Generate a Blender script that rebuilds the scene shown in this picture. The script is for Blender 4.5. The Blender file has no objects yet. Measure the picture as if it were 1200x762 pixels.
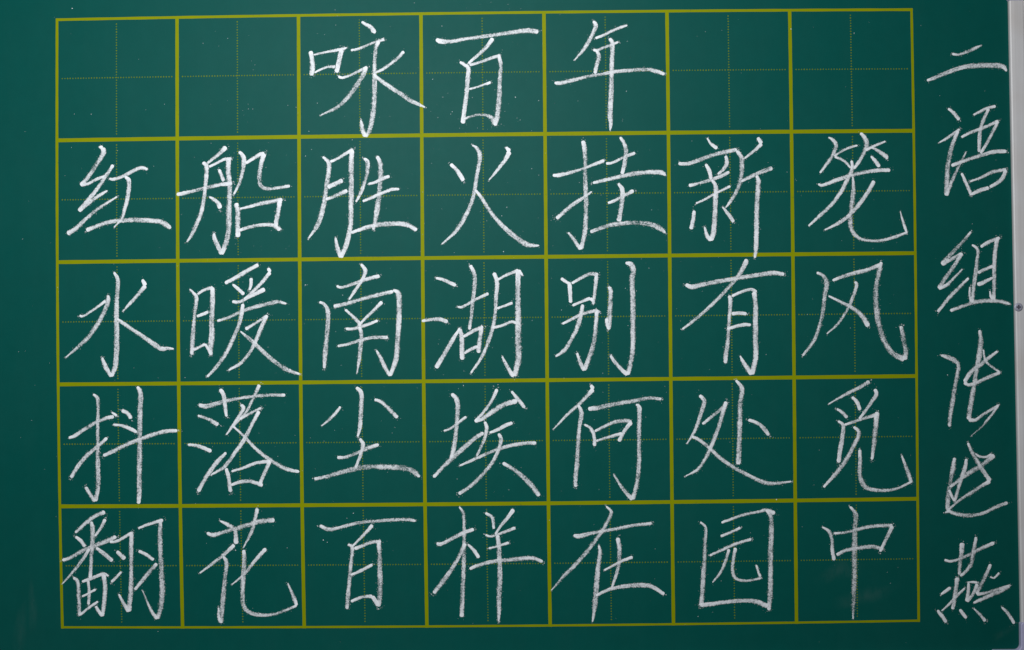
import bpy, bmesh, math, random
import numpy as np
from mathutils import Vector, Matrix

random.seed(7)
S = bpy.context.scene
COL = S.collection

# ------------------------------------------------------------------ camera
# pose measured from the printed grid: metres, board face on the plane y = 0
RV = np.array([-0.00283332, -0.01455423, 0.01013906])
TV = np.array([-0.02187984, 0.00489968, -1.15979396])
FPX = 1667.0                       # focal length in pixels of the 1200 px wide photograph
def rodrigues(a):
    t = np.linalg.norm(a); k = a / t
    X = np.array([[0, -k[2], k[1]], [k[2], 0, -k[0]], [-k[1], k[0], 0]])
    return np.eye(3) + math.sin(t) * X + (1 - math.cos(t)) * X @ X
RM = rodrigues(RV)
CPOS = -RM.T @ TV
def to_world(p): return Vector((p[0], -p[2], p[1]))
cam_d = bpy.data.cameras.new('camera')
cam_d.sensor_width = 36.0
cam_d.lens = FPX / 1200.0 * 36.0
cam_d.clip_start = 0.01
cam_d.clip_end = 50.0
cam = bpy.data.objects.new('camera', cam_d)
COL.objects.link(cam)
ax = [to_world(RM.T[:, i]) for i in range(3)]
mw = Matrix.Identity(4)
for i in range(3):
    for j in range(3):
        mw[j][i] = ax[i][j]
loc = to_world(CPOS)
for j in range(3): mw[j][3] = loc[j]
cam.matrix_world = mw
S.camera = cam

# ------------------------------------------------------------------ light
w = bpy.data.worlds.new('World'); S.world = w; w.use_nodes = True
w.node_tree.nodes['Background'].inputs[0].default_value = (0.86, 0.93, 1.0, 1)
w.node_tree.nodes['Background'].inputs[1].default_value = 0.03
def area(name, pos, target, size, sizey, power, color):
    d = bpy.data.lights.new(name, 'AREA'); d.shape = 'RECTANGLE'
    d.size = size; d.size_y = sizey; d.energy = power; d.color = color
    o = bpy.data.objects.new(name, d); COL.objects.link(o)
    o.location = pos
    o.rotation_euler = (Vector(target) - Vector(pos)).to_track_quat('-Z', 'Y').to_euler()
    return o
area('window_light', (-0.12, -0.78, 0.31), (-0.10, 0, 0.08), 0.44, 0.34, 9.9, (0.95, 0.98, 1.0))
S.view_settings.view_transform = 'Standard'
S.view_settings.look = 'None'
S.view_settings.exposure = 0.0
S.view_settings.gamma = 1.0

# ------------------------------------------------------------------ helpers
def px(x, y, h=0.0):
    """point of the board face (raised by h) at a place measured on the photograph"""
    d = np.array([(x - 600) / FPX, -(y - 381) / FPX, -1.0])
    dw = RM.T @ d
    t = (h - CPOS[2]) / dw[2]
    p = CPOS + dw * t
    return Vector((p[0], -h, p[1]))
def tag(o, **k):
    for a, b in k.items(): o[a] = b
    return o
def mesh_obj(name, verts, faces, mats, parent=None, smooth=False):
    me = bpy.data.meshes.new(name)
    me.from_pydata([tuple(v) for v in verts], [], faces)
    me.update()
    for m in (mats if isinstance(mats, (list, tuple)) else [mats]): me.materials.append(m)
    if smooth:
        me.polygons.foreach_set('use_smooth', [True] * len(me.polygons))
    o = bpy.data.objects.new(name, me); COL.objects.link(o)
    if parent: o.parent = parent
    return o
def bm_obj(name, bm, mat, parent=None, smooth=False):
    me = bpy.data.meshes.new(name); bm.to_mesh(me); bm.free(); me.materials.append(mat)
    if smooth: me.polygons.foreach_set('use_smooth', [True] * len(me.polygons))
    o = bpy.data.objects.new(name, me); COL.objects.link(o)
    if parent: o.parent = parent
    return o
class NT:
    def __init__(s, name):
        s.m = bpy.data.materials.new(name); s.m.use_nodes = True
        s.t = s.m.node_tree; s.b = s.t.nodes['Principled BSDF']
        s.out = s.t.nodes['Material Output']
    def n(s, typ, **kw):
        x = s.t.nodes.new(typ)
        for k, v in kw.items(): setattr(x, k, v)
        return x
    def l(s, a, b): s.t.links.new(a, b)
    def pos(s, scale=(1, 1, 1)):
        tc = s.n('ShaderNodeTexCoord'); mp = s.n('ShaderNodeMapping')
        mp.inputs['Scale'].default_value = scale
        s.l(tc.outputs['Object'], mp.inputs[0]); return mp.outputs[0]
    def noise(s, vec, scale, detail=3, rough=0.5):
        x = s.n('ShaderNodeTexNoise'); x.inputs['Scale'].default_value = scale
        x.inputs['Detail'].default_value = detail; x.inputs['Roughness'].default_value = rough
        s.l(vec, x.inputs['Vector']); return x.outputs['Fac']
    def ramp(s, fac, stops):
        r = s.n('ShaderNodeValToRGB'); e = r.color_ramp.elements
        while len(e) < len(stops): e.new(0.5)
        for q, (p, c) in zip(e, stops):
            q.position = p; q.color = (c, c, c, 1) if not isinstance(c, tuple) else (*c, 1)
        s.l(fac, r.inputs[0]); return r.outputs[0]
    def math(s, op, a, b=None, c=None, clamp=False):
        x = s.n('ShaderNodeMath', operation=op); x.use_clamp = clamp
        for i, v in enumerate((a, b, c)):
            if v is None: continue
            if isinstance(v, (int, float)): x.inputs[i].default_value = v
            else: s.l(v, x.inputs[i])
        return x.outputs[0]
    def mix(s, fac, a, b):
        x = s.n('ShaderNodeMix', data_type='RGBA')
        for i, v in ((0, fac), (6, a), (7, b)):
            if isinstance(v, (int, float)): x.inputs[i].default_value = v
            elif isinstance(v, tuple): x.inputs[i].default_value = (*v, 1)
            else: s.l(v, x.inputs[i])
        return x.outputs[2]

# ------------------------------------------------------------------ materials
def mat_board():
    M = NT('green_enamel'); v = M.pos()
    dust = M.ramp(M.noise(v, 5.5, 5, .6), [(.38, 0.0), (.8, 1.0)])
    vs = M.pos((1, 1, .16)); streak = M.ramp(M.noise(vs, 55, 4, .6), [(.45, 0.0), (.8, 1.0)])
    fine = M.ramp(M.noise(v, 900, 2, .6), [(.35, 0.0), (.75, 1.0)])
    wv = M.pos((1, 1, 1)); mott = M.noise(wv, 160, 4, .7)
    f = M.math('ADD', M.math('MULTIPLY', dust, .0035), M.math('MULTIPLY', streak, .002))
    f = M.math('ADD', f, M.math('MULTIPLY', fine, .002))
    f = M.math('ADD', f, M.math('MULTIPLY', mott, .001))
    green = M.mix(M.noise(v, 70, 4, .6), (.0002, .056, .0465), (.0004, .066, .0555))
    M.l(M.mix(f, green, (.62, .68, .70)), M.b.inputs['Base Color'])
    M.l(M.math('ADD', .41, M.math('MULTIPLY', mott, .08)), M.b.inputs['Roughness'])
    M.b.inputs['Specular IOR Level'].default_value = .042
    bp = M.n('ShaderNodeBump'); bp.inputs['Strength'].default_value = .10
    bp.inputs['Distance'].default_value = .0003
    M.l(M.noise(v, 1200, 3, .6), bp.inputs['Height']); M.l(bp.outputs[0], M.b.inputs['Normal'])
    return M.m
def mat_line():
    M = NT('yellow_print'); v = M.pos()
    wear = M.ramp(M.noise(v, 420, 4, .7), [(.28, 1.0), (.42, 0.0)])
    c = M.mix(M.noise(v, 38, 3, .6), (.180, .215, .0004), (.225, .235, .0006))
    M.l(M.mix(M.math('MULTIPLY', wear, .45), c, (.05, .09, .02)), M.b.inputs['Base Color'])
    M.b.inputs['Roughness'].default_value = .5
    M.b.inputs['Specular IOR Level'].default_value = .03
    return M.m
def mat_dots():
    M = NT('yellow_dot_print'); v = M.pos()
    c = M.mix(M.noise(v, 300, 3, .6), (.105, .155, .001), (.155, .19, .001))
    M.l(c, M.b.inputs['Base Color']); M.b.inputs['Roughness'].default_value = .6; M.b.inputs['Specular IOR Level'].default_value = .03
    return M.m
def mat_chalk():
    M = NT('white_chalk'); v = M.pos()
    at = M.n('ShaderNodeAttribute', attribute_name='stroke')
    sep = M.n('ShaderNodeSeparateColor'); M.l(at.outputs['Color'], sep.inputs[0])
    edge, press = sep.outputs[0], sep.outputs[1]
    g1 = M.noise(v, 1250, 3, .75)
    g2 = M.noise(v, 330, 3, .6)
    g = M.math('ADD', M.math('MULTIPLY', g1, .78), M.math('MULTIPLY', g2, .22))
    e3 = M.math('POWER', edge, 3.0)
    t = M.math('ADD', M.math('MULTIPLY', press, .42), M.math('MULTIPLY', g, 1.0))
    t = M.math('SUBTRACT', t, M.math('MULTIPLY', e3, .20))
    cov = M.ramp(t, [(.465, 0.0), (.68, 1.0)])
    cov = M.math('MULTIPLY', cov, M.math('ADD', .66, M.math('MULTIPLY', press, .38)), clamp=True)
    tone = M.ramp(g2, [(.3, (.66, .68, .71)), (.7, (.79, .80, .82))])
    M.l(tone, M.b.inputs['Base Color'])
    M.b.inputs['Roughness'].default_value = .95; M.b.inputs['Specular IOR Level'].default_value = .1
    bp = M.n('ShaderNodeBump'); bp.inputs['Strength'].default_value = .6
    bp.inputs['Distance'].default_value = .0004
    M.l(g1, bp.inputs['Height']); M.l(bp.outputs[0], M.b.inputs['Normal'])
    M.l(cov, M.b.inputs['Alpha'])
    return M.m
def mat_dust(name, col, a):
    M = NT(name); v = M.pos()
    M.b.inputs['Base Color'].default_value = (*col, 1); M.b.inputs['Roughness'].default_value = 1
    M.l(M.math('MULTIPLY', M.ramp(M.noise(v, 1400, 2, .5), [(.3, .3), (.6, 1.0)]), a), M.b.inputs['Alpha'])
    return M.m
def mat_alu():
    M = NT('brushed_aluminium'); v = M.pos((1, 1, .02))
    s = M.noise(v, 700, 3, .6); b = M.noise(M.pos(), 14, 4, .6)
    c = M.mix(s, (.50, .485, .485), (.60, .585, .59))
    c = M.mix(M.ramp(b, [(.45, 0.0), (.8, .5)]), c, (.42, .35, .30))
    M.l(c, M.b.inputs['Base Color'])
    M.b.inputs['Metallic'].default_value = .12
    M.l(M.math('ADD', .38, M.math('MULTIPLY', s, .2)), M.b.inputs['Roughness'])
    return M.m
def mat_plain(name, col, rough, metal=0.0, var=.08, scale=120):
    M = NT(name); v = M.pos()
    lo = tuple(c * (1 - var) for c in col); hi = tuple(min(1, c * (1 + var)) for c in col)
    M.l(M.mix(M.noise(v, scale, 4, .6), lo, hi), M.b.inputs['Base Color'])
    M.b.inputs['Roughness'].default_value = rough; M.b.inputs['Metallic'].default_value = metal
    return M.m
BOARD = mat_board(); LINE = mat_line(); DOTS = mat_dots(); CHALK = mat_chalk(); ALU = mat_alu()
DUST = mat_dust('chalk_dust', (.72, .74, .76), .55)
FLECK = mat_dust('chalk_fleck', (.75, .77, .79), .9)
def mat_smear():
    M = NT('chalk_smear'); v = M.pos((1, 1, .35))
    at = M.n('ShaderNodeAttribute', attribute_name='soft')
    M.b.inputs['Base Color'].default_value = (.62, .70, .70, 1); M.b.inputs['Roughness'].default_value = 1
    n1 = M.ramp(M.noise(v, 90, 5, .65), [(.35, 0.0), (.75, 1.0)])
    M.l(M.math('MULTIPLY', M.math('MULTIPLY', n1, at.outputs['Fac']), .035), M.b.inputs['Alpha'])
    return M.m
SMEAR = mat_smear()
PLASTIC = mat_plain('lavender_plastic', (.40, .39, .54), .35)
STEEL = mat_plain('screw_steel', (.33, .33, .40), .5, .2)
DARK = mat_plain('dark_recess', (.05, .05, .07), .7)
WALL = mat_plain('painted_wall', (.52, .49, .46), .8, var=.05, scale=30)
BACK = mat_plain('grey_backing', (.30, .31, .31), .7)

# ------------------------------------------------------------------ the wall behind
th = .018                                        # thickness of the board from its face to the wall
tag(mesh_obj('wall', [(-2.2, th + .002, -1.4), (2.2, th + .002, -1.4), (2.2, th + .002, 1.5), (-2.2, th + .002, 1.5)],
             [(0, 1, 2, 3)], WALL), kind='structure')

# ------------------------------------------------------------------ the chalkboard
board = bpy.data.objects.new('chalkboard', None); COL.objects.link(board)
board.empty_display_size = .05
tag(board, category='chalkboard',
    label='green chalkboard with a yellow grid full of white chalk Chinese characters')

# inner corners of the frame, measured where the frame shows
TR, BRc = px(1180.3, -31.9), px(1195.8, 762.2)
TL, BL = px(-38, -22), px(-30, 771)
def lerp(a, b, t): return a + (b - a) * t
out = .004
vs = []
for p, sx, sz in ((BL, -1, -1), (BRc, 1, -1), (TR, 1, 1), (TL, -1, 1)):
    vs += [Vector((p.x + sx * out, 0, p.z + sz * out)), Vector((p.x + sx * out, .004, p.z + sz * out))]
mesh_obj('writing_surface', vs, [(0, 2, 4, 6), (1, 7, 5, 3), (0, 1, 3, 2), (2, 3, 5, 4), (4, 5, 7, 6), (6, 7, 1, 0)], BOARD, board)
vb = [Vector((p.x, y, p.z)) for p in (BL, BRc, TR, TL) for y in (.0045, th)]
mesh_obj('backing_panel', vb, [(0, 2, 4, 6), (1, 7, 5, 3), (0, 1, 3, 2), (2, 3, 5, 4), (4, 5, 7, 6), (6, 7, 1, 0)], BACK, board)

# rails: the profile is (distance out from the inner edge, height above the face)
PROF = [(0, -.003), (0, .0024), (.0003, .0034), (.0011, .0040), (.0036, .0042), (.0105, .0042), (.0113, .0040), (.0115, .0034),
        (.0118, .0032), (.0122, .0034), (.0124, .0042), (.0128, .0046), (.0170, .0046), (.0186, .0040), (.0196, .0026),
        (.0200, .0008), (.0200, -.0175), (.0050, -.0175), (.0050, -.0050)]
def rail(a, b, outward):
    vs, fs = [], []; n = len(PROF)
    for p in (a, b):
        for d, h in PROF:
            q = p + outward * d; vs.append((q.x, -h, q.z))
    for i in range(n): fs.append((i, (i + 1) % n, n + (i + 1) % n, n + i))
    fs += [tuple(range(n - 1, -1, -1)), tuple(range(n, 2 * n))]
    o = mesh_obj('frame_rail', vs, fs, ALU, board)
    bm = bmesh.new(); bm.from_mesh(o.data); bmesh.ops.recalc_face_normals(bm, faces=bm.faces); bm.to_mesh(o.data); bm.free()
    return o
rail(BRc, TR, Vector((1, 0, 0))); rail(BL, TL, Vector((-1, 0, 0)))
rail(TL, TR, Vector((0, 0, 1))); rail(BL, BRc, Vector((0, 0, -1)))

# moulded corner caps with a rounded inner corner
def corner_cap(p, sx, sz):
    arm, lip, wid, r = .0235, .0011, .0222, .0042
    pts = [(arm, -lip * .1), (arm - .001, -lip)]
    pts += [(r - lip + .0 + .0015, -lip)]
    c = (r - lip, r - lip)
    pts = []
    L = -lip
    # outline in (u, v): u away from the corner along the horizontal rail, v along the vertical rail, both inward
    pts.append((arm, 0.0 - wid)); pts.append((arm, -.0001)); pts.append((arm - .0012, lip))
    for k in range(9):
        a = math.pi * 1.5 - (math.pi / 2) * k / 8
        pts.append((lip + r + r * math.cos(a), lip + r + r * math.sin(a)))
    pts.append((lip, arm - .0012)); pts.append((-.0001, arm)); pts.append((-wid, arm))
    for k in range(7):
        a = math.pi + (math.pi / 2) * k / 6; R = .010
        pts.append((-wid + R + R * math.cos(a), -wid + R + R * math.sin(a)))
    bm = bmesh.new()
    top = [bm.verts.new((p.x - sx * u, -.0056, p.z - sz * v)) for u, v in pts]
    bot = [bm.verts.new((p.x - sx * u, th - .0006, p.z - sz * v)) for u, v in pts]
    # the inner lip stops just above the face
    for i, (u, v) in enumerate(pts):
        if u > -.00005 and v > -.00005: bot[i].co.y = -.0002
    n = len(pts)
    f = bm.faces.new(top)
    for i in range(n): bm.faces.new((top[i], bot[i], bot[(i + 1) % n], top[(i + 1) % n]))
    bmesh.ops.recalc_face_normals(bm, faces=bm.faces)
    ed = [e for e in f.edges]
    bmesh.ops.bevel(bm, geom=ed, offset=.0009, segments=3, affect='EDGES', clamp_overlap=True)
    return bm_obj('corner_cap', bm, PLASTIC, board, False)
for p, sx, sz in ((BRc, 1, -1), (TR, 1, 1), (BL, -1, -1), (TL, -1, 1)): corner_cap(p, sx, sz)

# round-head screws with a cross recess, one half way up each upright rail
def screw(c):
    bm = bmesh.new(); N = 28
    rings = [(.0034, 0), (.0034, .0003), (.0031, .0005), (.0024, .0007), (.0014, .0008)]
    R = [[bm.verts.new((c.x + r * math.cos(2 * math.pi * k / N), c.y - h, c.z + r * math.sin(2 * math.pi * k / N))) for k in range(N)] for r, h in rings]
    for a, b in zip(R, R[1:]):
        for k in range(N): bm.faces.new((a[k], a[(k + 1) % N], b[(k + 1) % N], b[k]))
    bm.faces.new(R[-1])
    bmesh.ops.recalc_face_normals(bm, faces=bm.faces)
    o = bm_obj('screw', bm, STEEL, board, True)
    cv = []
    q = .0018; t = .00062
    for sx_, sz_ in ((q, t), (t, q)):
        cv.append([(c.x - sx_, c.z - sz_), (c.x + sx_, c.z - sz_), (c.x + sx_, c.z + sz_), (c.x - sx_, c.z + sz_)])
    vs, fs = [], []
    for j, quad in enumerate(cv):
        b = len(vs)
        for y in (c.y - .00088 - j * .00004, c.y - .0002):
            vs += [(x + .0, y, z) for x, z in quad]
        fs += [(b, b + 1, b + 2, b + 3), (b + 4, b + 7, b + 6, b + 5)] + [(b + i, b + 4 + i, b + 4 + (i + 1) % 4, b + (i + 1) % 4) for i in range(4)]
    mesh_obj('cross_recess', vs, fs, DARK, o)
screw(px(1193.4, 360, .0043) + Vector((0, 0, 0)))
screw(px(-45, 375, .0043))

# ------------------------------------------------------------------ the printed grid
GRID = [((0,0),(66.5,23.2)),((2,0),(350.1,18.4)),((3,0),(493.3,16.6)),((4,0),(637.6,14)),((5,0),(781.3,12.9)),((0,1),(66.7,164.3)),((1,1),(208.1,163)),((2,1),(350.4,160.2)),((3,1),(494,158.7)),((4,1),(638.6,156.8)),((5,1),(783.2,155.6)),((6,1),(927.4,154.7)),((7,1),(1070.8,153.7)),((0,2),(67.1,307.5)),((1,2),(208.4,305.7)),((2,2),(351.2,303.9)),((3,2),(495,302.8)),((4,2),(640,301.3)),((5,2),(784.8,299.6)),((6,2),(929.5,297.6)),((7,2),(1072.4,296.9)),((0,3),(68.4,450.6)),((1,3),(209.5,449.3)),((2,3),(352.2,448.2)),((3,3),(496.1,447.3)),((4,3),(641.3,445.5)),((5,3),(786.4,444.2)),((6,3),(930.6,442.3)),((7,3),(1074.1,440.4)),((0,4),(70.1,593.6)),((1,4),(211.4,592.9)),((2,4),(353.9,592.1)),((3,4),(498,591.3)),((4,4),(642.7,590.1)),((5,4),(787.5,588.7)),((6,4),(931.9,586.9)),((7,4),(1075.6,584.4)),((0,5),(73,735.5)),((1,5),(213.9,735.1)),((2,5),(356.7,734.9)),((3,5),(500.3,734.1)),((4,5),(645.1,733.1)),((5,5),(789.2,731.5)),((6,5),(933.4,729.6)),((7,5),(1076.4,727.7))]
K = np.array([k for k, _ in GRID], float); P = np.array([p for _, p in GRID], float)
def basis(c, r):
    c = np.asarray(c, float) / 7; r = np.asarray(r, float) / 5
    return np.stack([c ** i * r ** j for i in range(4) for j in range(4) if i + j <= 3], -1)
CO = np.linalg.lstsq(basis(K[:, 0], K[:, 1]), P, rcond=None)[0]
def gpix(c, r): return basis(c, r) @ CO
def grid_line(horizontal, k, w_px, h):
    n = 160; vs, fs = [], []
    m = 7.0 if horizontal else 5.0
    ov = .0105
    hw = w_px / 2
    ph = random.random() * 9
    for i in range(n + 1):
        t = -ov + (m + 2 * ov) * i / n
        x, y = gpix(t, k) if horizontal else gpix(k, t)
        wob = .12 * math.sin(i * .7 + ph) + .10 * (random.random() - .5)
        for s in (-1, 1):
            o_ = s * (hw + wob * .6)
            vs.append(px(x, y + o_, h) if horizontal else px(x + o_, y, h))
    for i in range(n): fs.append((2 * i, 2 * i + 1, 2 * i + 3, 2 * i + 2))
    mesh_obj('grid_line', vs, fs, LINE, board)
for r, wd in zip(range(6), (3.2, 4.5, 4.4, 4.4, 4.4, 2.6)): grid_line(True, r, wd, .00004)
for c, wd in zip(range(8), (3.2, 4.0, 4.1, 4.1, 4.1, 4.1, 4.0, 3.0)): grid_line(False, c, wd, .00007)
def guide_line(horizontal, k):
    vs, fs = [], []
    m = 7 if horizontal else 5
    for cell in range(m):
        t = .045
        while t < .975:
            u = cell + t
            x, y = gpix(u, k) if horizontal else gpix(k, u)
            x += random.uniform(-.08, .08); y += random.uniform(-.08, .08)
            r = random.uniform(.64, .86); b = len(vs)
            for q in range(6):
                a = math.pi / 3 * q; vs.append(px(x + r * math.cos(a), y - r * math.sin(a), .00003))
            fs.append(tuple(range(b, b + 6))); t += .0222
    tag(mesh_obj('guide_line', vs, fs, DOTS, board), label='dotted yellow guide line')
for r in range(5): guide_line(True, r + .49)
for c in range(7): guide_line(False, c + .497)

# ------------------------------------------------------------------ the chalk writing
def catmull(pts, step=.8):
    p = [np.array(q, float) for q in pts]
    if len(p) == 2: p = [p[0], (p[0] + p[1]) / 2, p[1]]
    e = [2 * p[0] - p[1]] + p + [2 * p[-1] - p[-2]]
    out = []
    for i in range(1, len(e) - 2):
        a, b, c, d = e[i - 1:i + 3]
        n = max(2, int(np.hypot(*(c - b)[:2]) / step))
        for k in range(n):
            t = k / n
            q = .5 * ((2 * b) + (c - a) * t + (2 * a - 5 * b + 4 * c - d) * t * t + (3 * b - a - 3 * c + d) * t ** 3)
            q[2] = b[2] + (c[2] - b[2]) * t
            out.append(q)
    out.append(p[-1]); return out
def split(pts):
    segs, cur = [], [pts[0]]
    for i in range(1, len(pts) - 1):
        cur.append(pts[i])
        a = np.subtract(pts[i][:2], pts[i - 1][:2]); b = np.subtract(pts[i + 1][:2], pts[i][:2])
        co = np.dot(a, b) / (np.linalg.norm(a) * np.linalg.norm(b) + 1e-9)
        if co < .45: segs.append(cur); cur = [pts[i]]
    cur.append(pts[-1]); segs.append(cur); return segs
OFF = (-1, -.72, -.3, .3, .72, 1)
def stroke(pts, h0, parent):
    vs, fs, att = [], [], []
    base = random.uniform(.30, .46) - .03 * max(0, max(p_[2] for p_ in pts) - 5.2)
    segs = split(pts)
    for si, sg in enumerate(segs):
        q = catmull(sg)
        n = len(q)
        L = np.cumsum([0] + [np.hypot(*(q[i + 1] - q[i])[:2]) for i in range(n - 1)]); tot = L[-1]
        rl, rr = random.random() * 50, random.random() * 50
        wl = wr = 0; cs = [random.gauss(0, .07) for _ in OFF]; b0 = len(vs); rows = 0
        for i in range(n):
            t = q[min(i + 1, n - 1)] - q[max(i - 1, 0)]; t = t[:2] / (np.linalg.norm(t[:2]) + 1e-9)
            nx, ny = -t[1], t[0]
            hw = q[i][2] / 2
            # blunt, slightly rounded ends
            e0, e1 = L[i], tot - L[i]; cap = max(.5, hw * .85)
            k = 1.0
            if e0 < cap: k *= math.sqrt(max(.05, 1 - (1 - e0 / cap) ** 2)) * .75 + .25
            if e1 < cap: k *= math.sqrt(max(.05, 1 - (1 - e1 / cap) ** 2)) * .75 + .25
            wl += (random.gauss(0, .11) - wl * .35); wr += (random.gauss(0, .11) - wr * .35)
            # pressure: firm where the chalk lands, turns and lifts, lighter in between and on thin tails
            end = math.exp(-e0 / 5.0) + .8 * math.exp(-e1 / 5.0)
            pr = base + .55 * min(1, end) + .06 * math.sin(L[i] * .13 + rl) + .025 * math.sin(L[i] * .37 + rr)
            if q[i][2] < 2.6: pr -= (2.6 - q[i][2]) * .10
            for c_, o_ in enumerate(OFF):
                cs[c_] += random.gauss(0, .032) - cs[c_] * .09
                ww = hw * k + (wl if o_ < 0 else wr) * .55 + random.gauss(0, .07)
                ww = max(.15, ww)
                dx, dy = nx * o_ * ww, ny * o_ * ww
                hh = h0 + .00001 + .00016 * (1 - o_ * o_)
                vs.append(px(q[i][0] + dx, q[i][1] + dy, hh))
                att += [abs(o_), max(0, min(1, pr + cs[c_])), 0, 1]
            rows += 1
        m = len(OFF)
        for i in range(rows - 1):
            for j in range(m - 1):
                a = b0 + i * m + j
                fs.append((a, a + 1, a + m + 1, a + m))
        h0 += .000012
    o = mesh_obj('stroke', vs, fs, CHALK, parent, True)
    ca = o.data.color_attributes.new('stroke', 'FLOAT_COLOR', 'POINT')
    ca.data.foreach_set('color', att)
    return o
def flake(vs, fs, x, y, r, h):
    b = len(vs); n = random.choice((4, 5, 6)); a0 = random.random() * 6; st = random.uniform(.6, 1.0); an = random.random() * 3
    for k in range(n):
        a = a0 + 2 * math.pi * k / n; rr = r * random.uniform(.6, 1.15)
        u, v = rr * math.cos(a), rr * math.sin(a) * st
        vs.append(px(x + u * math.cos(an) - v * math.sin(an), y + u * math.sin(an) + v * math.cos(an), h))
    vs.append(px(x, y, h + .00012)); c = len(vs) - 1
    for k in range(n): fs.append((b + (k + 1) % n, b + k, c))
WSCALE = 1.04
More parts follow.
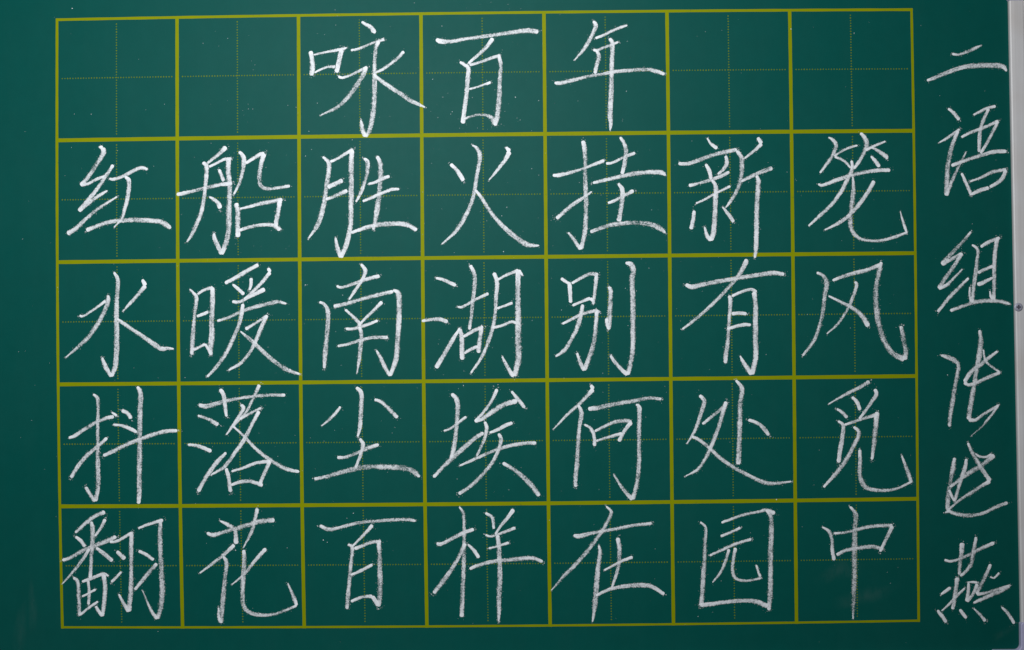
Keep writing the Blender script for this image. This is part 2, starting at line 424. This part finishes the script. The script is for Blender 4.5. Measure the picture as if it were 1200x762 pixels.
GLYPHS = """
@ 咏 344 10
95,238,22 104,290,26 106,330,28 100,374,24
112,260,8 160,248,12 225,236,16 272,228,20 298,218,6
268,228,26 256,285,26 240,358,24
118,358,8 150,342,12 190,326,14 232,325,18
380,74,14 400,88,18 428,102,22 446,124,26 456,138,12
320,234,12 356,228,14 410,206,14 460,186,16 506,172,18
476,182,22 460,220,22 454,280,22 452,350,22 452,450,28 448,540,28 440,610,28 424,680,26 400,716,20 386,680,24 380,650,22 376,622,6
250,378,12 268,386,14 310,376,14 360,352,15 412,328,18
404,334,26 380,385,28 345,440,26 300,500,24 240,554,22 152,596,6
616,240,18 580,278,18 530,318,18 490,344,16 456,358,10
446,366,10 490,404,22 550,446,24 600,478,24 650,512,24 700,536,18 734,552,6
@ 百 486 10
118,174,18 150,184,28 210,182,22 300,168,18 420,152,20 540,134,22 630,124,26 690,130,24
436,166,22 410,204,20 370,246,18 330,280,16 300,308,14
252,298,14 276,314,18 300,334,24 296,400,24 288,480,24 278,560,24 268,642,24
306,316,14 370,298,16 430,276,18 478,262,18
470,266,18 480,320,22 474,420,24 470,520,28 460,600,30 448,654,20
304,450,10 350,438,10 390,424,12 424,412,14
276,616,14 310,604,12 350,594,12 400,596,16 430,612,26 450,640,34
@ 年 628 10
320,70,14 334,96,24 318,140,22 290,192,22 258,240,18 216,288,5
332,166,14 372,152,15 420,128,16 470,106,16 510,94,10
320,230,14 340,234,16 380,218,14 430,200,16 460,188,10
340,236,16 352,272,24 338,320,22 330,364,20
104,416,14 140,416,26 200,402,22 280,382,16 360,368,20 450,352,20 560,344,22 630,342,20 680,354,22 718,368,18
412,166,18 428,200,24 424,290,24 422,380,26 420,480,28 414,580,28 418,640,22 414,682,6
@ 红 60 150
266,106,10 288,110,26 292,140,28 262,190,26 230,240,24 200,282,22 164,320,20 210,310,16 260,284,18 300,268,10
346,206,16 310,262,20 260,336,20 210,398,22 154,464,22 190,436,18 240,396,18 286,366,16 314,350,8
368,384,8 310,420,14 250,460,18 190,512,20 140,560,24 90,592,26
324,284,12 350,286,18 400,270,18 450,244,20 500,222,20 538,232,14
412,272,12 432,290,24 434,330,24 424,400,22 408,460,18 394,506,16 350,556,6
196,572,22 260,546,20 330,524,22 400,516,24 480,514,26 560,518,26 610,524,26 640,540,30 668,560,16
@ 船 202 152
300,96,26 270,128,22 230,160,18 196,188,14
168,184,14 190,202,26 190,260,24 182,330,22 174,400,22 158,470,22 130,540,22 106,590,18 80,628,8
204,208,12 250,186,14 290,166,16 330,162,16
314,160,26 312,230,28 320,310,30 318,400,30 316,480,30 314,560,30 300,630,30 274,696,22 254,650,26 236,610,24 232,578,12
260,222,14 272,250,20 286,288,18
24,362,18 60,356,22 120,342,18 200,322,20 270,306,22 332,300,22
206,376,10 232,390,18 256,412,22 268,440,26
370,124,12 388,138,20 400,170,26 392,230,22 376,290,20 360,328,14 342,362,8
410,188,14 450,162,18 490,138,20 514,134,20
512,134,26 496,190,24 486,250,24 486,296,22 506,324,22 550,330,16 610,322,16 656,314,16
356,410,24 366,460,28 364,530,26 366,600,26
378,442,10 430,430,16 480,416,20 540,404,22 614,390,20
600,396,26 592,450,26 580,510,24 578,540,22
374,562,16 430,544,18 500,532,20 560,534,22 602,560,22
@ 胜 344 152
162,152,12 180,166,16 198,190,26 194,250,24 182,330,24 172,400,26 154,480,26 130,540,24 84,606,8
204,180,12 250,160,16 290,134,18 332,110,16
326,112,24 322,200,28 322,300,28 322,400,28 320,500,28 312,570,28 292,650,26 264,714,22 246,660,24 234,604,12
190,322,22 230,304,24 274,282,22
180,390,16 220,376,18 260,358,22 300,340,22
392,160,10 412,180,24 412,230,22 398,290,20 376,350,20 348,404,10
466,148,18 484,190,26 486,260,28 478,360,30 464,460,32 446,560,16
418,304,10 460,292,16 500,272,20 536,260,16
386,400,12 440,378,18 500,352,16 550,334,18 590,332,12
322,576,14 370,558,20 430,540,24 500,528,26 580,524,26 640,534,26 688,562,20
@ 火 486 152
200,192,18 230,220,18 254,254,24 272,286,20
320,86,6 346,104,18 362,140,26 358,200,22 346,260,20 336,330,22 320,400,24 290,468,22 256,530,22 220,578,20 150,640,6
508,98,12 530,122,26 504,170,20 460,228,18 414,282,6
338,336,12 372,380,20 410,440,22 450,494,22 510,556,24 570,604,28 630,642,28 694,648,8
@ 挂 628 152
94,256,14 130,254,22 190,240,20 250,222,14 310,200,16 382,172,18
262,62,22 272,110,26 276,200,20 276,300,24 280,400,26 278,500,26 272,580,26 252,668,22 230,640,20 206,604,18 180,574,10
312,346,8 270,376,18 210,416,22 160,458,22 114,496,20
470,42,14 490,72,20 504,120,24 494,190,22 480,248,18
392,190,14 430,184,14 490,154,16 554,130,18
318,298,14 380,282,20 460,264,22 550,246,24 640,238,24 700,240,26 724,256,10
460,300,14 482,340,26 478,420,24 462,512,26
402,410,12 440,396,18 490,368,18 546,340,20
304,572,18 360,550,22 430,530,24 500,522,24 570,520,24 640,528,26 690,550,28 722,576,12
@ 新 772 152
270,46,8 286,74,12 304,90,18 326,106,20
110,190,18 160,190,20 220,172,22 290,146,22 360,126,24 436,112,20
374,146,14 380,184,22 362,220,18 330,250,12
262,192,14 282,230,22 292,276,18
168,314,20 220,300,16 280,284,20 340,262,20 394,236,16
208,412,10 260,388,12 320,354,14 400,316,14
296,280,12 318,320,24 316,400,28 312,500,28 306,570,28 292,620,20 270,592,22 256,544,10
198,452,18 192,500,22 180,556,22
356,432,8 380,462,18 404,494,22 418,516,18
552,44,16 574,78,24 540,112,18 480,160,12
436,118,18 462,160,26 464,220,24 456,280,22 436,340,20 400,400,18 374,436,6
460,290,14 510,264,20 570,238,22 634,214,24
546,256,14 556,290,24 550,380,26 546,470,28 546,560,28 542,660,24 536,716,12
@ 笼 916 152
262,42,6 290,62,20 304,90,22 286,140,20 260,180,20 214,242,10
294,148,10 340,118,12 380,100,14 424,88,10
296,152,12 334,166,14 360,184,16 384,214,10
440,18,16 462,44,22 474,80,26 458,130,20 430,180,20 402,220,12
468,116,14 510,94,14 580,66,10
500,96,10 540,120,18 580,148,26 588,166,10
498,148,10 520,172,20 546,208,20
204,304,10 230,310,16 300,284,22 380,258,22 460,238,20 540,228,20 606,226,20
390,172,12 394,220,20 370,270,22 330,348,22 280,416,20 220,474,20 150,538,10
398,264,8 400,330,24 392,420,28 384,500,28 392,560,24 430,604,20 490,620,16 560,618,18 640,596,18 700,574,12
700,578,8 686,540,16 674,500,12 662,456,5
516,286,22 480,350,22 430,420,22 370,484,20 310,526,18 240,560,8
@ 水 60 294
350,120,12 372,164,22 368,250,24 364,340,26 366,420,28 366,500,28 364,580,28 356,650,28 336,702,18 310,660,26 296,630,24 284,596,10
158,362,14 180,364,12 240,326,14 304,280,16
318,248,14 316,286,26 284,364,24 236,444,24 180,510,24 80,596,6
508,160,14 526,194,24 480,250,18 440,294,18 398,340,6
366,380,10 400,402,20 460,444,20 530,490,24 610,544,26 650,544,16 684,548,8
@ 暖 202 294
96,214,8 118,236,14 134,264,24 126,340,20 118,430,22 112,510,24 108,580,20
140,242,12 180,218,16 226,204,20
224,204,22 224,290,28 220,380,28 222,450,30 216,520,30 214,582,18
136,366,14 170,354,16 200,342,16
116,554,16 150,538,14 182,520,14 200,548,16 214,578,14
480,78,20 420,110,22 360,146,24 294,182,18
336,188,12 366,212,18 400,244,18
440,152,18 438,190,18 430,220,12
534,96,16 546,120,20 500,176,20 440,238,18 400,270,12
334,284,16 372,286,18 420,262,18 480,232,22 516,214,24
250,392,12 310,374,16 380,342,20 460,314,22 540,294,24 590,286,22 636,296,12
394,296,16 388,340,24 372,410,22 344,480,22 300,570,22 240,654,20 194,704,12
408,438,18 450,412,18 532,362,18
526,362,20 500,420,24 466,500,20 430,570,18 380,628,18 314,666,10
380,450,8 430,492,22 500,556,22 560,610,24 620,654,26 670,676,18 710,688,12
@ 南 344 294
376,74,12 400,112,24 380,166,16 340,226,18 310,272,10
240,196,12 272,204,14 340,182,18 410,158,20 480,140,20
224,310,20 300,294,22 380,270,20 470,246,22 556,228,20
144,286,14 172,300,18 192,340,24 190,420,26 184,500,26 176,580,28 172,656,16
556,218,10 586,240,30 590,320,28 586,420,28 580,520,28 570,610,28 540,698,18 510,650,22 486,600,20 462,556,10
288,328,12 330,366,18 368,406,20 364,420,16
494,284,20 450,330,18 400,378,14 370,412,12
292,436,14 340,434,16 400,416,18 470,390,14
246,532,14 300,522,16 380,498,18 450,484,20 526,484,18
368,424,18 378,470,24 372,560,24 364,620,18 354,682,6
@ 湖 486 294
118,152,12 160,162,18 200,180,20 230,194,18
40,392,14 90,384,20 140,382,22 184,398,20
252,432,10 210,500,24 160,586,24 118,654,24
310,80,16 332,130,24 334,190,24 324,280,20 316,360,20 304,440,18
240,314,10 270,312,16 330,278,16 412,238,18
252,436,20 262,480,24 264,550,26 266,608,24
272,480,14 330,446,20 382,424,20
374,430,20 364,490,24 356,570,24
276,572,14 320,546,18 354,534,16
442,122,20 460,180,24 454,260,22 450,340,18 438,420,20 410,510,20 370,600,18 314,682,10
464,162,12 510,136,16 580,108,18 602,138,10
578,110,26 576,200,28 576,300,30 578,400,34 578,500,34 578,600,34 558,700,30
552,702,24 530,670,20 508,630,18 488,590,8
460,322,12 500,308,12 546,290,16
436,430,14 490,416,16 540,396,16 570,406,16
@ 别 628 294
140,154,16 170,174,16 194,190,20
188,184,20 190,220,22 194,290,18
200,182,14 260,148,18 310,128,20 346,136,24
338,140,22 332,200,20 320,300,14
204,306,14 250,286,14 304,264,18 320,284,12
148,408,12 200,382,16 260,352,18 330,336,20 356,344,10
262,300,18 250,360,26 230,430,24 200,490,22 160,554,22 110,590,10
340,336,20 334,420,24 326,500,26 300,590,26 270,668,24 246,620,20 230,570,12
406,200,16 418,230,24 414,320,28 410,380,28 406,440,20
392,378,12 398,410,20 406,438,12
500,68,12 530,76,28 544,110,30 536,160,30 540,250,28 542,350,28 542,450,28 540,540,28 530,620,28 512,692,22 480,664,22 440,620,20 416,584,14
@ 有 772 294
150,188,18 184,202,26 240,190,24 320,174,24 400,160,22 480,146,24 560,134,24 640,124,24 700,132,20
488,46,16 484,68,26 450,130,22 404,188,20 340,258,20 270,326,20 200,386,18 132,438,10
392,250,18 400,276,22 396,350,20 390,430,20 384,510,22 374,580,26 372,628,18
408,254,14 450,234,16 510,216,16 546,230,20
532,230,24 540,300,26 540,400,28 540,500,28 540,600,28 520,690,26 490,650,24 468,616,18 454,586,8
408,352,20 450,348,20 490,352,18
382,438,14 430,422,18 480,412,20 514,414,16
@ 风 916 294
196,122,12 230,138,20 252,180,32 240,250,24 232,330,22 214,410,22 180,500,20 118,586,12
284,166,14 340,144,18 400,126,22 480,106,22 550,78,22
556,62,16 546,110,28 532,180,30 526,260,32 532,340,32 548,430,30 576,510,28 620,572,28 684,608,30 692,560,28 680,490,28 666,420,16
408,172,12 418,190,18 400,250,18 370,320,16 320,400,14 252,464,8
262,252,10 330,286,16 400,322,22 450,366,26 484,422,26
@ 抖 60 438
98,358,12 130,348,20 190,308,20 250,272,20 310,248,20 350,240,18
338,216,10 366,236,14
234,114,10 258,138,20 262,200,20 260,300,20 260,400,22 260,500,26 262,620,26 246,712,24 224,684,20 192,632,16
312,358,14 260,406,22 200,456,22 150,516,22 110,580,20
394,204,20 426,222,20 446,250,22
346,284,12 400,292,18 450,312,20 478,328,14
290,458,16 340,436,22 410,400,22 490,368,20 570,340,22 640,322,22 704,318,16
480,72,14 498,110,28 496,220,28 494,320,28 494,420,28 492,540,28 492,660,26 488,726,18
@ 落 202 438
148,174,18 186,182,26 240,168,24 310,150,22 380,136,18 460,126,18 540,120,18 630,120,18
266,86,20 286,120,22 294,180,22 302,240,14
486,62,20 462,116,18 430,180,16 410,218,14 370,262,12 302,342,6
382,172,14 396,196,22 360,256,18 330,300,14 302,340,8
142,234,12 200,254,18 256,286,22
86,396,12 150,406,20 218,434,20
300,440,14 250,492,24 190,574,24 144,658,20
376,254,14 430,224,16 496,192,16
484,210,20 440,290,20 400,370,22 350,440,20 300,510,20 260,540,16 216,564,8
340,294,8 400,350,16 470,424,18 550,484,20 630,530,22 708,548,14
300,528,16 314,580,22 324,660,20
330,546,12 400,524,16 470,498,18 546,488,20
544,490,22 516,550,20 488,616,18
328,622,14 380,604,20 440,602,20 504,624,20
@ 尘 344 438
262,184,14 230,226,18 190,264,14 156,292,8
350,76,16 378,110,24 376,200,24 370,300,22 358,352,10
452,144,14 490,158,18 540,204,22 580,246,18
370,362,14 388,398,24 372,460,18 346,524,14
244,468,16 290,466,18 350,444,20 420,414,22 476,396,18
116,588,16 180,576,20 260,552,24 340,532,28 420,520,28 500,520,30 580,524,30 640,532,28 680,554,28 704,576,14
@ 埃 486 438
162,320,10 200,306,14 240,276,16 288,240,14
206,112,18 234,144,26 240,200,24 232,300,24 220,400,26 204,474,18
384,330,18 330,364,24 270,418,26 210,470,28 160,520,22 104,578,18
460,86,18 430,150,18 380,220,16 336,268,16 380,250,20 440,208,28 500,172,28 570,152,26
540,98,12 574,140,20 614,190,18
418,330,12 460,314,18 500,292,20 546,274,18
392,268,14 402,310,22 384,380,18 346,460,12
250,514,10 320,484,16 400,448,18 480,416,20 560,396,20 630,388,20 678,388,20
468,334,16 482,370,22 466,430,20 430,500,20 380,560,20 320,620,20 246,672,18
492,498,18 560,540,22 620,590,26 660,634,28 696,682,22
@ 何 628 438
306,62,14 320,86,24 280,130,20 240,172,18 180,224,16 98,310,6
236,174,12 254,220,26 242,300,20 236,400,24 230,500,26 222,580,22 222,632,20
292,196,22 340,192,24 400,178,26 480,162,24 560,150,24 630,136,22 700,142,14
560,170,12 578,196,24 576,300,24 576,400,24 576,500,24 566,600,24 540,702,24 514,676,20 480,634,18 436,566,8
270,284,10 302,302,16 322,340,20 328,404,18
328,322,12 380,296,16 440,270,20 500,262,22 534,270,22 500,310,20 462,378,20
336,376,12 400,356,16 480,334,20
@ 处 772 438
228,120,18 254,156,24 236,220,22 210,300,20 184,350,14 156,392,6
244,282,14 290,244,18 340,204,18 380,164,18
376,156,20 354,230,24 330,310,22 290,410,22 256,480,18 216,536,18 150,572,6
184,352,12 220,366,18 280,412,20 340,468,20 410,518,20 480,556,20 560,596,22 630,614,22 740,602,8
430,36,10 464,84,26 456,160,28 452,250,28 450,340,26 448,430,30 444,506,26
500,258,16 550,276,18 590,310,22 614,344,18
@ 觅 916 438
262,170,6 320,136,14 380,104,18 440,74,20 490,44,20
308,196,10 338,216,18 366,246,18
392,130,14 420,158,20 438,204,18
520,86,16 528,116,22 500,160,20 466,210,16 432,254,12
314,264,10 344,290,20 338,360,24 326,430,24 318,496,22
352,286,12 400,270,16 450,252,18 530,230,20
532,214,26 526,280,26 518,370,26 504,480,14
402,296,12 432,332,24 404,400,22 360,480,24 310,548,24 234,634,12
436,424,16 438,480,20 436,560,24 448,606,28 480,640,24 560,652,18 640,642,14 724,604,12
724,608,18 708,560,24 690,510,18 670,458,8
@ 翻 60 582
300,86,24 250,106,20 200,142,22 134,202,14
136,224,14 166,248,20 188,280,18
302,126,18 280,170,18 244,222,12
62,356,16 110,340,20 170,306,24 240,276,22 300,252,24 362,224,22
222,140,14 232,180,24 230,260,24 224,340,22 218,456,20
212,292,16 180,344,18 130,410,16 62,488,6
250,286,14 296,320,24 342,360,20
124,452,14 148,478,22 154,560,22 158,666,18
172,476,14 230,454,18 290,432,18 320,444,10
292,434,22 300,500,24 296,580,24 286,668,18 262,636,18 248,612,14
206,470,14 212,540,18 208,604,14
172,558,10 210,540,12 248,518,12
160,662,12 210,620,14 262,586,12
326,254,12 370,248,16 450,202,16
448,198,22 446,300,24 446,400,22 446,500,26 434,642,24 406,600,20 376,544,10
366,306,18 412,348,24
392,420,12 364,450,16 336,478,14
486,178,12 540,156,16 624,132,18
610,134,18 608,220,26 610,320,26 616,420,30 620,520,32 612,610,28 594,682,22 560,640,18 510,526,6
488,304,16 530,324,18 572,354,18
590,374,20 540,430,22 500,480,20 466,520,16
@ 花 202 582
192,204,14 230,214,24 300,194,22 370,174,24 440,154,26 500,136,30 570,132,26
266,136,8 310,158,22 346,184,24 354,220,22 356,264,28
474,66,20 458,140,18 440,200,20 396,286,6
346,270,20 290,322,20 230,370,18 152,428,8
284,334,12 302,370,24 294,450,20 284,560,26 276,640,28 270,706,24
258,620,8 258,668,16 266,700,14
522,290,20 480,336,20 440,384,18 400,434,16 332,492,6
398,298,16 402,350,24 396,440,26 392,540,24 396,600,24 420,640,24 480,660,20 560,658,16 640,632,14 694,608,14 680,570,22 644,484,8
@ 百 344 582
146,162,18 190,182,24 240,178,18 320,156,18 400,142,18 480,136,18 560,130,18 640,128,18 680,136,14
440,158,20 400,206,18 330,276,12
304,266,14 328,290,20 320,380,22 312,470,22 304,560,24 298,628,18
340,292,18 390,272,18 440,254,18 488,252,18
476,256,22 480,340,26 482,440,28 482,540,28 474,614,22
320,438,12 380,412,18 440,380,16
320,586,14 380,562,18 440,556,20 474,610,24
@ 样 486 582
122,262,18 150,264,20 210,234,20 270,204,20 330,182,18
248,58,8 270,90,16 276,160,18 276,260,20 274,360,26 270,460,24 266,560,26 262,672,22
282,262,22 250,330,22 210,400,22 160,470,26 106,540,20
296,266,10 330,300,20 358,342,18
394,92,12 432,118,18 442,180,12
552,72,22 520,116,20 480,164,16 450,212,12
394,214,10 430,222,12 490,202,16 562,174,16
412,290,10 460,278,12 526,258,16
306,404,16 360,382,20 440,362,20 520,354,22 600,346,24 660,344,22 714,364,16
462,216,22 470,280,26 474,380,26 474,480,30 470,580,26 470,650,20 468,698,8
@ 在 628 582
210,216,14 240,222,26 300,208,20 380,192,18 460,178,18 540,162,18 646,150,18
392,54,8 420,90,20 390,160,20 350,220,20 290,300,22 220,380,22 160,440,20 86,524,6
350,272,10 358,310,20 346,400,26 338,500,28 330,600,28 316,700,8
456,230,22 466,290,24 462,380,20 444,450,18 424,508,10
382,412,10 430,386,14 480,360,16 540,338,16
336,554,14 390,526,18 460,506,20 540,496,24 600,496,26 650,504,22 716,546,18
@ 园 772 582
232,142,10 262,176,16 258,260,18 254,360,24 248,460,26 242,560,26 234,610,24
350,146,12 410,124,14 480,100,16 560,84,16 600,76,20 648,94,24
600,74,12 626,120,22 628,220,26 624,320,28 624,420,26 622,540,30 614,634,20
346,222,14 400,200,14 456,174,14
284,330,12 340,304,16 420,268,18 516,238,16
392,294,16 372,360,16 346,420,14 300,480,8
428,286,18 416,350,18 412,410,20 430,456,18 490,470,14 570,456,12
544,382,10 556,420,16 568,448,14
234,606,22 300,600,24 380,588,22 460,582,22 540,586,24 610,612,28
@ 中 920 582
208,170,8 244,194,20 262,240,20 264,300,20 274,356,18
274,206,12 340,200,14 420,180,18 500,164,20 600,162,20
600,164,20 572,220,20 530,308,16
288,326,16 340,300,20 420,286,22 490,280,22 548,294,18
362,56,10 394,100,28 390,180,28 388,280,32 388,380,32 386,480,28 382,580,26 380,684,8
@ 二 1080 30 120
228,212,18 280,216,20 340,196,22 400,168,24 438,150,10
40,410,18 100,388,26 180,354,30 260,324,32 340,304,36 420,298,38 500,296,38 570,298,38 610,308,34 634,340,14
@ 语 1080 120 120
198,46,16 240,80,26 280,132,24
132,300,10 190,266,20 240,232,20 284,200,16
270,210,26 228,320,30 200,440,36 188,560,36 184,694,30 224,590,26 270,490,24 330,372,8
386,94,14 430,72,20 490,44,22 552,30,20
500,46,20 470,110,26 440,190,24 430,280,28 428,370,22
296,260,16 360,226,22 430,200,24 500,172,22 570,138,20
568,140,20 540,200,24 490,296,24 440,380,18
222,472,22 290,446,26 370,418,26 460,390,26 540,368,28 630,364,26
298,526,16 326,590,24 372,692,22
360,590,12 440,560,20 530,518,26 630,500,20
628,504,26 604,560,30 560,602,28 508,630,20
370,686,20 430,656,30 500,636,26
@ 组 1080 260 120
368,74,16 300,156,24 220,240,28 150,318,32 200,290,26 300,236,24
300,232,28 250,316,28 190,400,30 126,496,28 190,468,26 250,410,20 304,352,10
350,418,16 290,480,24 210,560,28 120,670,20
376,170,12 418,212,26 410,320,28 396,420,30 384,520,30 374,600,30
360,484,10 358,540,18 366,596,16
440,188,20 500,150,26 582,120,24
562,124,30 548,220,30 540,330,30 540,440,30 536,580,24
508,516,10 516,556,18 530,580,12
420,380,22 470,356,26 530,330,22
414,466,26 450,456,30 530,416,20
214,662,20 290,634,28 380,602,28 470,588,28 560,590,28 626,602,26 656,614,14
@ 传 1080 380 120
146,230,16 200,248,36 250,272,36 274,310,28 262,400,32 242,500,30 226,600,34 210,700,30 208,762,24
566,202,16 500,250,26 440,300,34 370,354,34 318,430,26 350,452,24 420,430,26 500,394,28 586,360,18
432,44,20 440,130,36 430,230,40 410,330,38 396,430,36 376,540,36 358,640,36 350,710,30 400,714,24 460,672,22 520,636,22 574,602,16
572,604,14 520,676,18 480,724,16 440,770,10 372,830,4
460,190,10 474,270,18 520,314,16 580,356,14
@ 世 1080 500 120
246,232,18 236,300,36 216,400,28 200,500,34 194,600,32 208,630,26
334,240,20 322,310,28 290,400,28 262,500,26 246,556,16
204,470,16 226,520,20 246,556,14
344,120,16 380,200,28 430,286,32 470,346,30 510,406,30 440,446,24 360,500,28 280,550,18 200,618,14
212,450,20 280,396,28 350,346,34 430,300,34 500,246,38 540,212,36
400,200,10 430,222,18 480,226,16 520,206,18
174,640,10 204,632,20 260,650,30 340,660,32 410,656,24 480,636,24 550,600,26 640,566,24
@ 燕 1080 620 120
170,230,16 220,240,20 290,220,18 370,184,24 440,146,26 540,104,24
302,104,36 296,180,32 286,260,30 280,340,20
406,60,20 392,140,30 378,220,32 366,266,28 330,316,24 288,350,20
266,362,34 256,440,34 244,520,32 232,598,24
150,610,10 210,556,20 260,500,22 322,440,14
144,488,14 180,462,22 216,436,22
350,400,16 348,460,26 336,540,26 380,490,22 416,410,28
340,398,8 380,396,16 416,400,18
514,262,20 480,340,28 440,420,28 410,486,22 470,478,22 560,450,22 650,424,18
386,552,14 440,526,28 520,490,32 600,456,30 654,424,20
510,356,10 540,364,14 578,326,16
118,604,18 150,646,28 184,694,26
284,598,20 306,630,26 334,664,22
388,592,10 430,632,20 476,686,24
596,582,14 640,626,26 690,704,22
"""
LABELS = ['chalk title character 咏 in the top grid row, first of three', 'chalk title character 百 in the top grid row, second of three', 'chalk title character 年 in the top grid row, third of three', 'chalk character 红 in the first square of the first verse line', 'chalk character 船 in the second square of the first verse line', 'chalk character 胜 in the third square of the first verse line', 'chalk character 火 in the fourth square of the first verse line', 'chalk character 挂 in the fifth square of the first verse line', 'chalk character 新 in the sixth square of the first verse line', 'chalk character 笼 in the seventh square of the first verse line', 'chalk character 水 in the first square of the second verse line', 'chalk character 暖 in the second square of the second verse line', 'chalk character 南 in the third square of the second verse line', 'chalk character 湖 in the fourth square of the second verse line', 'chalk character 别 in the fifth square of the second verse line', 'chalk character 有 in the sixth square of the second verse line', 'chalk character 风 in the seventh square of the second verse line', 'chalk character 抖 in the first square of the third verse line', 'chalk character 落 in the second square of the third verse line', 'chalk character 尘 in the third square of the third verse line', 'chalk character 埃 in the fourth square of the third verse line', 'chalk character 何 in the fifth square of the third verse line', 'chalk character 处 in the sixth square of the third verse line', 'chalk character 觅 in the seventh square of the third verse line', 'chalk character 翻 in the first square of the bottom verse line', 'chalk character 花 in the second square of the bottom verse line', 'chalk character 百 in the third square of the bottom verse line', 'chalk character 样 in the fourth square of the bottom verse line', 'chalk character 在 in the fifth square of the bottom verse line', 'chalk character 园 in the sixth square of the bottom verse line', 'chalk character 中 in the seventh square of the bottom verse line', 'chalk character 二, first from the top in the column beside the right rail', 'chalk character 语, second from the top in the column beside the right rail', 'chalk character 组, third from the top in the column beside the right rail', 'chalk character 传, fourth from the top in the column beside the right rail', 'chalk character 世, fifth from the top in the column beside the right rail', 'chalk character 燕, sixth from the top in the column beside the right rail']
chars = []
for line in GLYPHS.strip().splitlines():
    if line.startswith('@'):
        _, g, x0, y0, *rest = line.split(); sz = float(rest[0]) if rest else 160.0
        chars.append((g, float(x0), float(y0), sz / 762.0, [])); continue
    chars[-1][4].append([tuple(float(a) for a in t.split(',')) for t in line.split()])
for ci, (g, x0, y0, s, strokes) in enumerate(chars):
    conv = [[(x0 + x * s, y0 + y * s, max(.8, wd * s * WSCALE)) for x, y, wd in st] for st in strokes]
    # the powder that fell beside the strokes is the mesh of the character itself
    vs, fs = [], []
    for st in conv:
        L = sum(math.hypot(b[0] - a[0], b[1] - a[1]) for a, b in zip(st, st[1:]))
        for _ in range(int(L * .30)):
            i = random.randrange(len(st) - 1); t = random.random(); a, b = st[i], st[i + 1]
            wd = a[2] + (b[2] - a[2]) * t; d = (wd / 2 + abs(random.gauss(0, .8))) * random.choice((-1, 1))
            ln = math.hypot(b[0] - a[0], b[1] - a[1]) + 1e-6
            x = a[0] + (b[0] - a[0]) * t - (b[1] - a[1]) / ln * d; y = a[1] + (b[1] - a[1]) * t + (b[0] - a[0]) / ln * d
            flake(vs, fs, x, y, random.uniform(.2, .5), .00009)
        for e, f_, n_ in ((st[0], st[1], 3), (st[-1], st[-2], 5)):
            if random.random() < .45: continue
            ux, uy = e[0] - f_[0], e[1] - f_[1]; ln = math.hypot(ux, uy) + 1e-6; ux /= ln; uy /= ln
            for _ in range(n_):
                k_ = random.uniform(-.3, .95) * max(2.5, e[2]) * .75; l_ = random.gauss(0, .32) * e[2]
                flake(vs, fs, e[0] + ux * k_ - uy * l_, e[1] + uy * k_ + ux * l_, random.uniform(.45, .95), .00034)
        for e, n_ in ((st[0], 5), (st[-1], 7)):
            for _ in range(n_):
                flake(vs, fs, e[0] + random.gauss(0, e[2] * .55), e[1] + random.gauss(0, e[2] * .55), random.uniform(.2, .5), .00009)
    ch = mesh_obj('chalk_character', vs, fs, DUST, board)
    tag(ch, label=LABELS[ci])
    for k, st in enumerate(conv): stroke(st, .0001 + k * .00002, ch)

# faint smears where writing was wiped away
def smear(cx, cy, rx, ry, ang, bend=0.0):
    vs, fs, at = [], [], []; nr, na = 7, 30; a0 = math.radians(ang)
    for i in range(nr + 1):
        for j in range(na):
            a = 2 * math.pi * j / na; q = i / nr * (1 + .12 * math.sin(3 * a + cx) + .08 * math.sin(5 * a + cy))
            u, v = rx * q * math.cos(a), ry * q * math.sin(a); v += bend * (u / rx) ** 2
            vs.append(px(cx + u * math.cos(a0) - v * math.sin(a0), cy + u * math.sin(a0) + v * math.cos(a0), .00002)); at.append((1 - i / nr) ** 1.2)
    for i in range(nr):
        for j in range(na): fs.append((i * na + j, (i + 1) * na + j, (i + 1) * na + (j + 1) % na, i * na + (j + 1) % na))
    o = mesh_obj('chalk_smear', vs, fs, SMEAR, board)
    a = o.data.attributes.new('soft', 'FLOAT', 'POINT'); a.data.foreach_set('value', at)
smear(985, 668, 34, 14, -18, 6); smear(1012, 700, 46, 12, -14, -5); smear(24, 742, 9, 40, 4); smear(38, 712, 6, 34, -3)
smear(1176, 742, 20, 6, -30)

# ------------------------------------------------------------------ loose dust and flecks over the board
vs, fs = [], []
for _ in range(620):
    x, y = random.uniform(2, 1176), random.uniform(2, 758)
    if random.random() < .6: x = random.gauss(520, 230); y = random.gauss(260, 170)
    if not (2 < x < 1176 and 2 < y < 758): continue
    flake(vs, fs, x, y, random.choice((.22, .28, .34, .42, .55)) , .0001)
tag(mesh_obj('chalk_dust', vs, fs, DUST, board), kind='stuff', label='faint specks of chalk dust scattered over the green surface')
vs, fs = [], []
for x, y in ((84.5, 10), (107, 134), (372, 121), (362, 154), (401.5, 346), (358, 334), (594, 243), (588, 253), (658, 363.5), (818, 722.5),
             (242, 637), (276, 645), (379, 633), (383.5, 635.5), (414, 601.5), (543, 452), (579, 453), (583.5, 451), (733, 338), (746, 341),
             (1139.5, 262.5), (1110.5, 439.5), (358, 183), (590, 295), (910, 585.5), (735, 48.5), (734, 107), (519, 114), (507, 93), (530, 131), (604, 114), (578, 452.5), (927, 34), (1001, 39)):
    flake(vs, fs, x, y, random.uniform(.5, .85), .00012)
tag(mesh_obj('chalk_crumb', vs, fs, FLECK, board), kind='stuff', label='tiny bright crumbs of chalk stuck to the green surface')
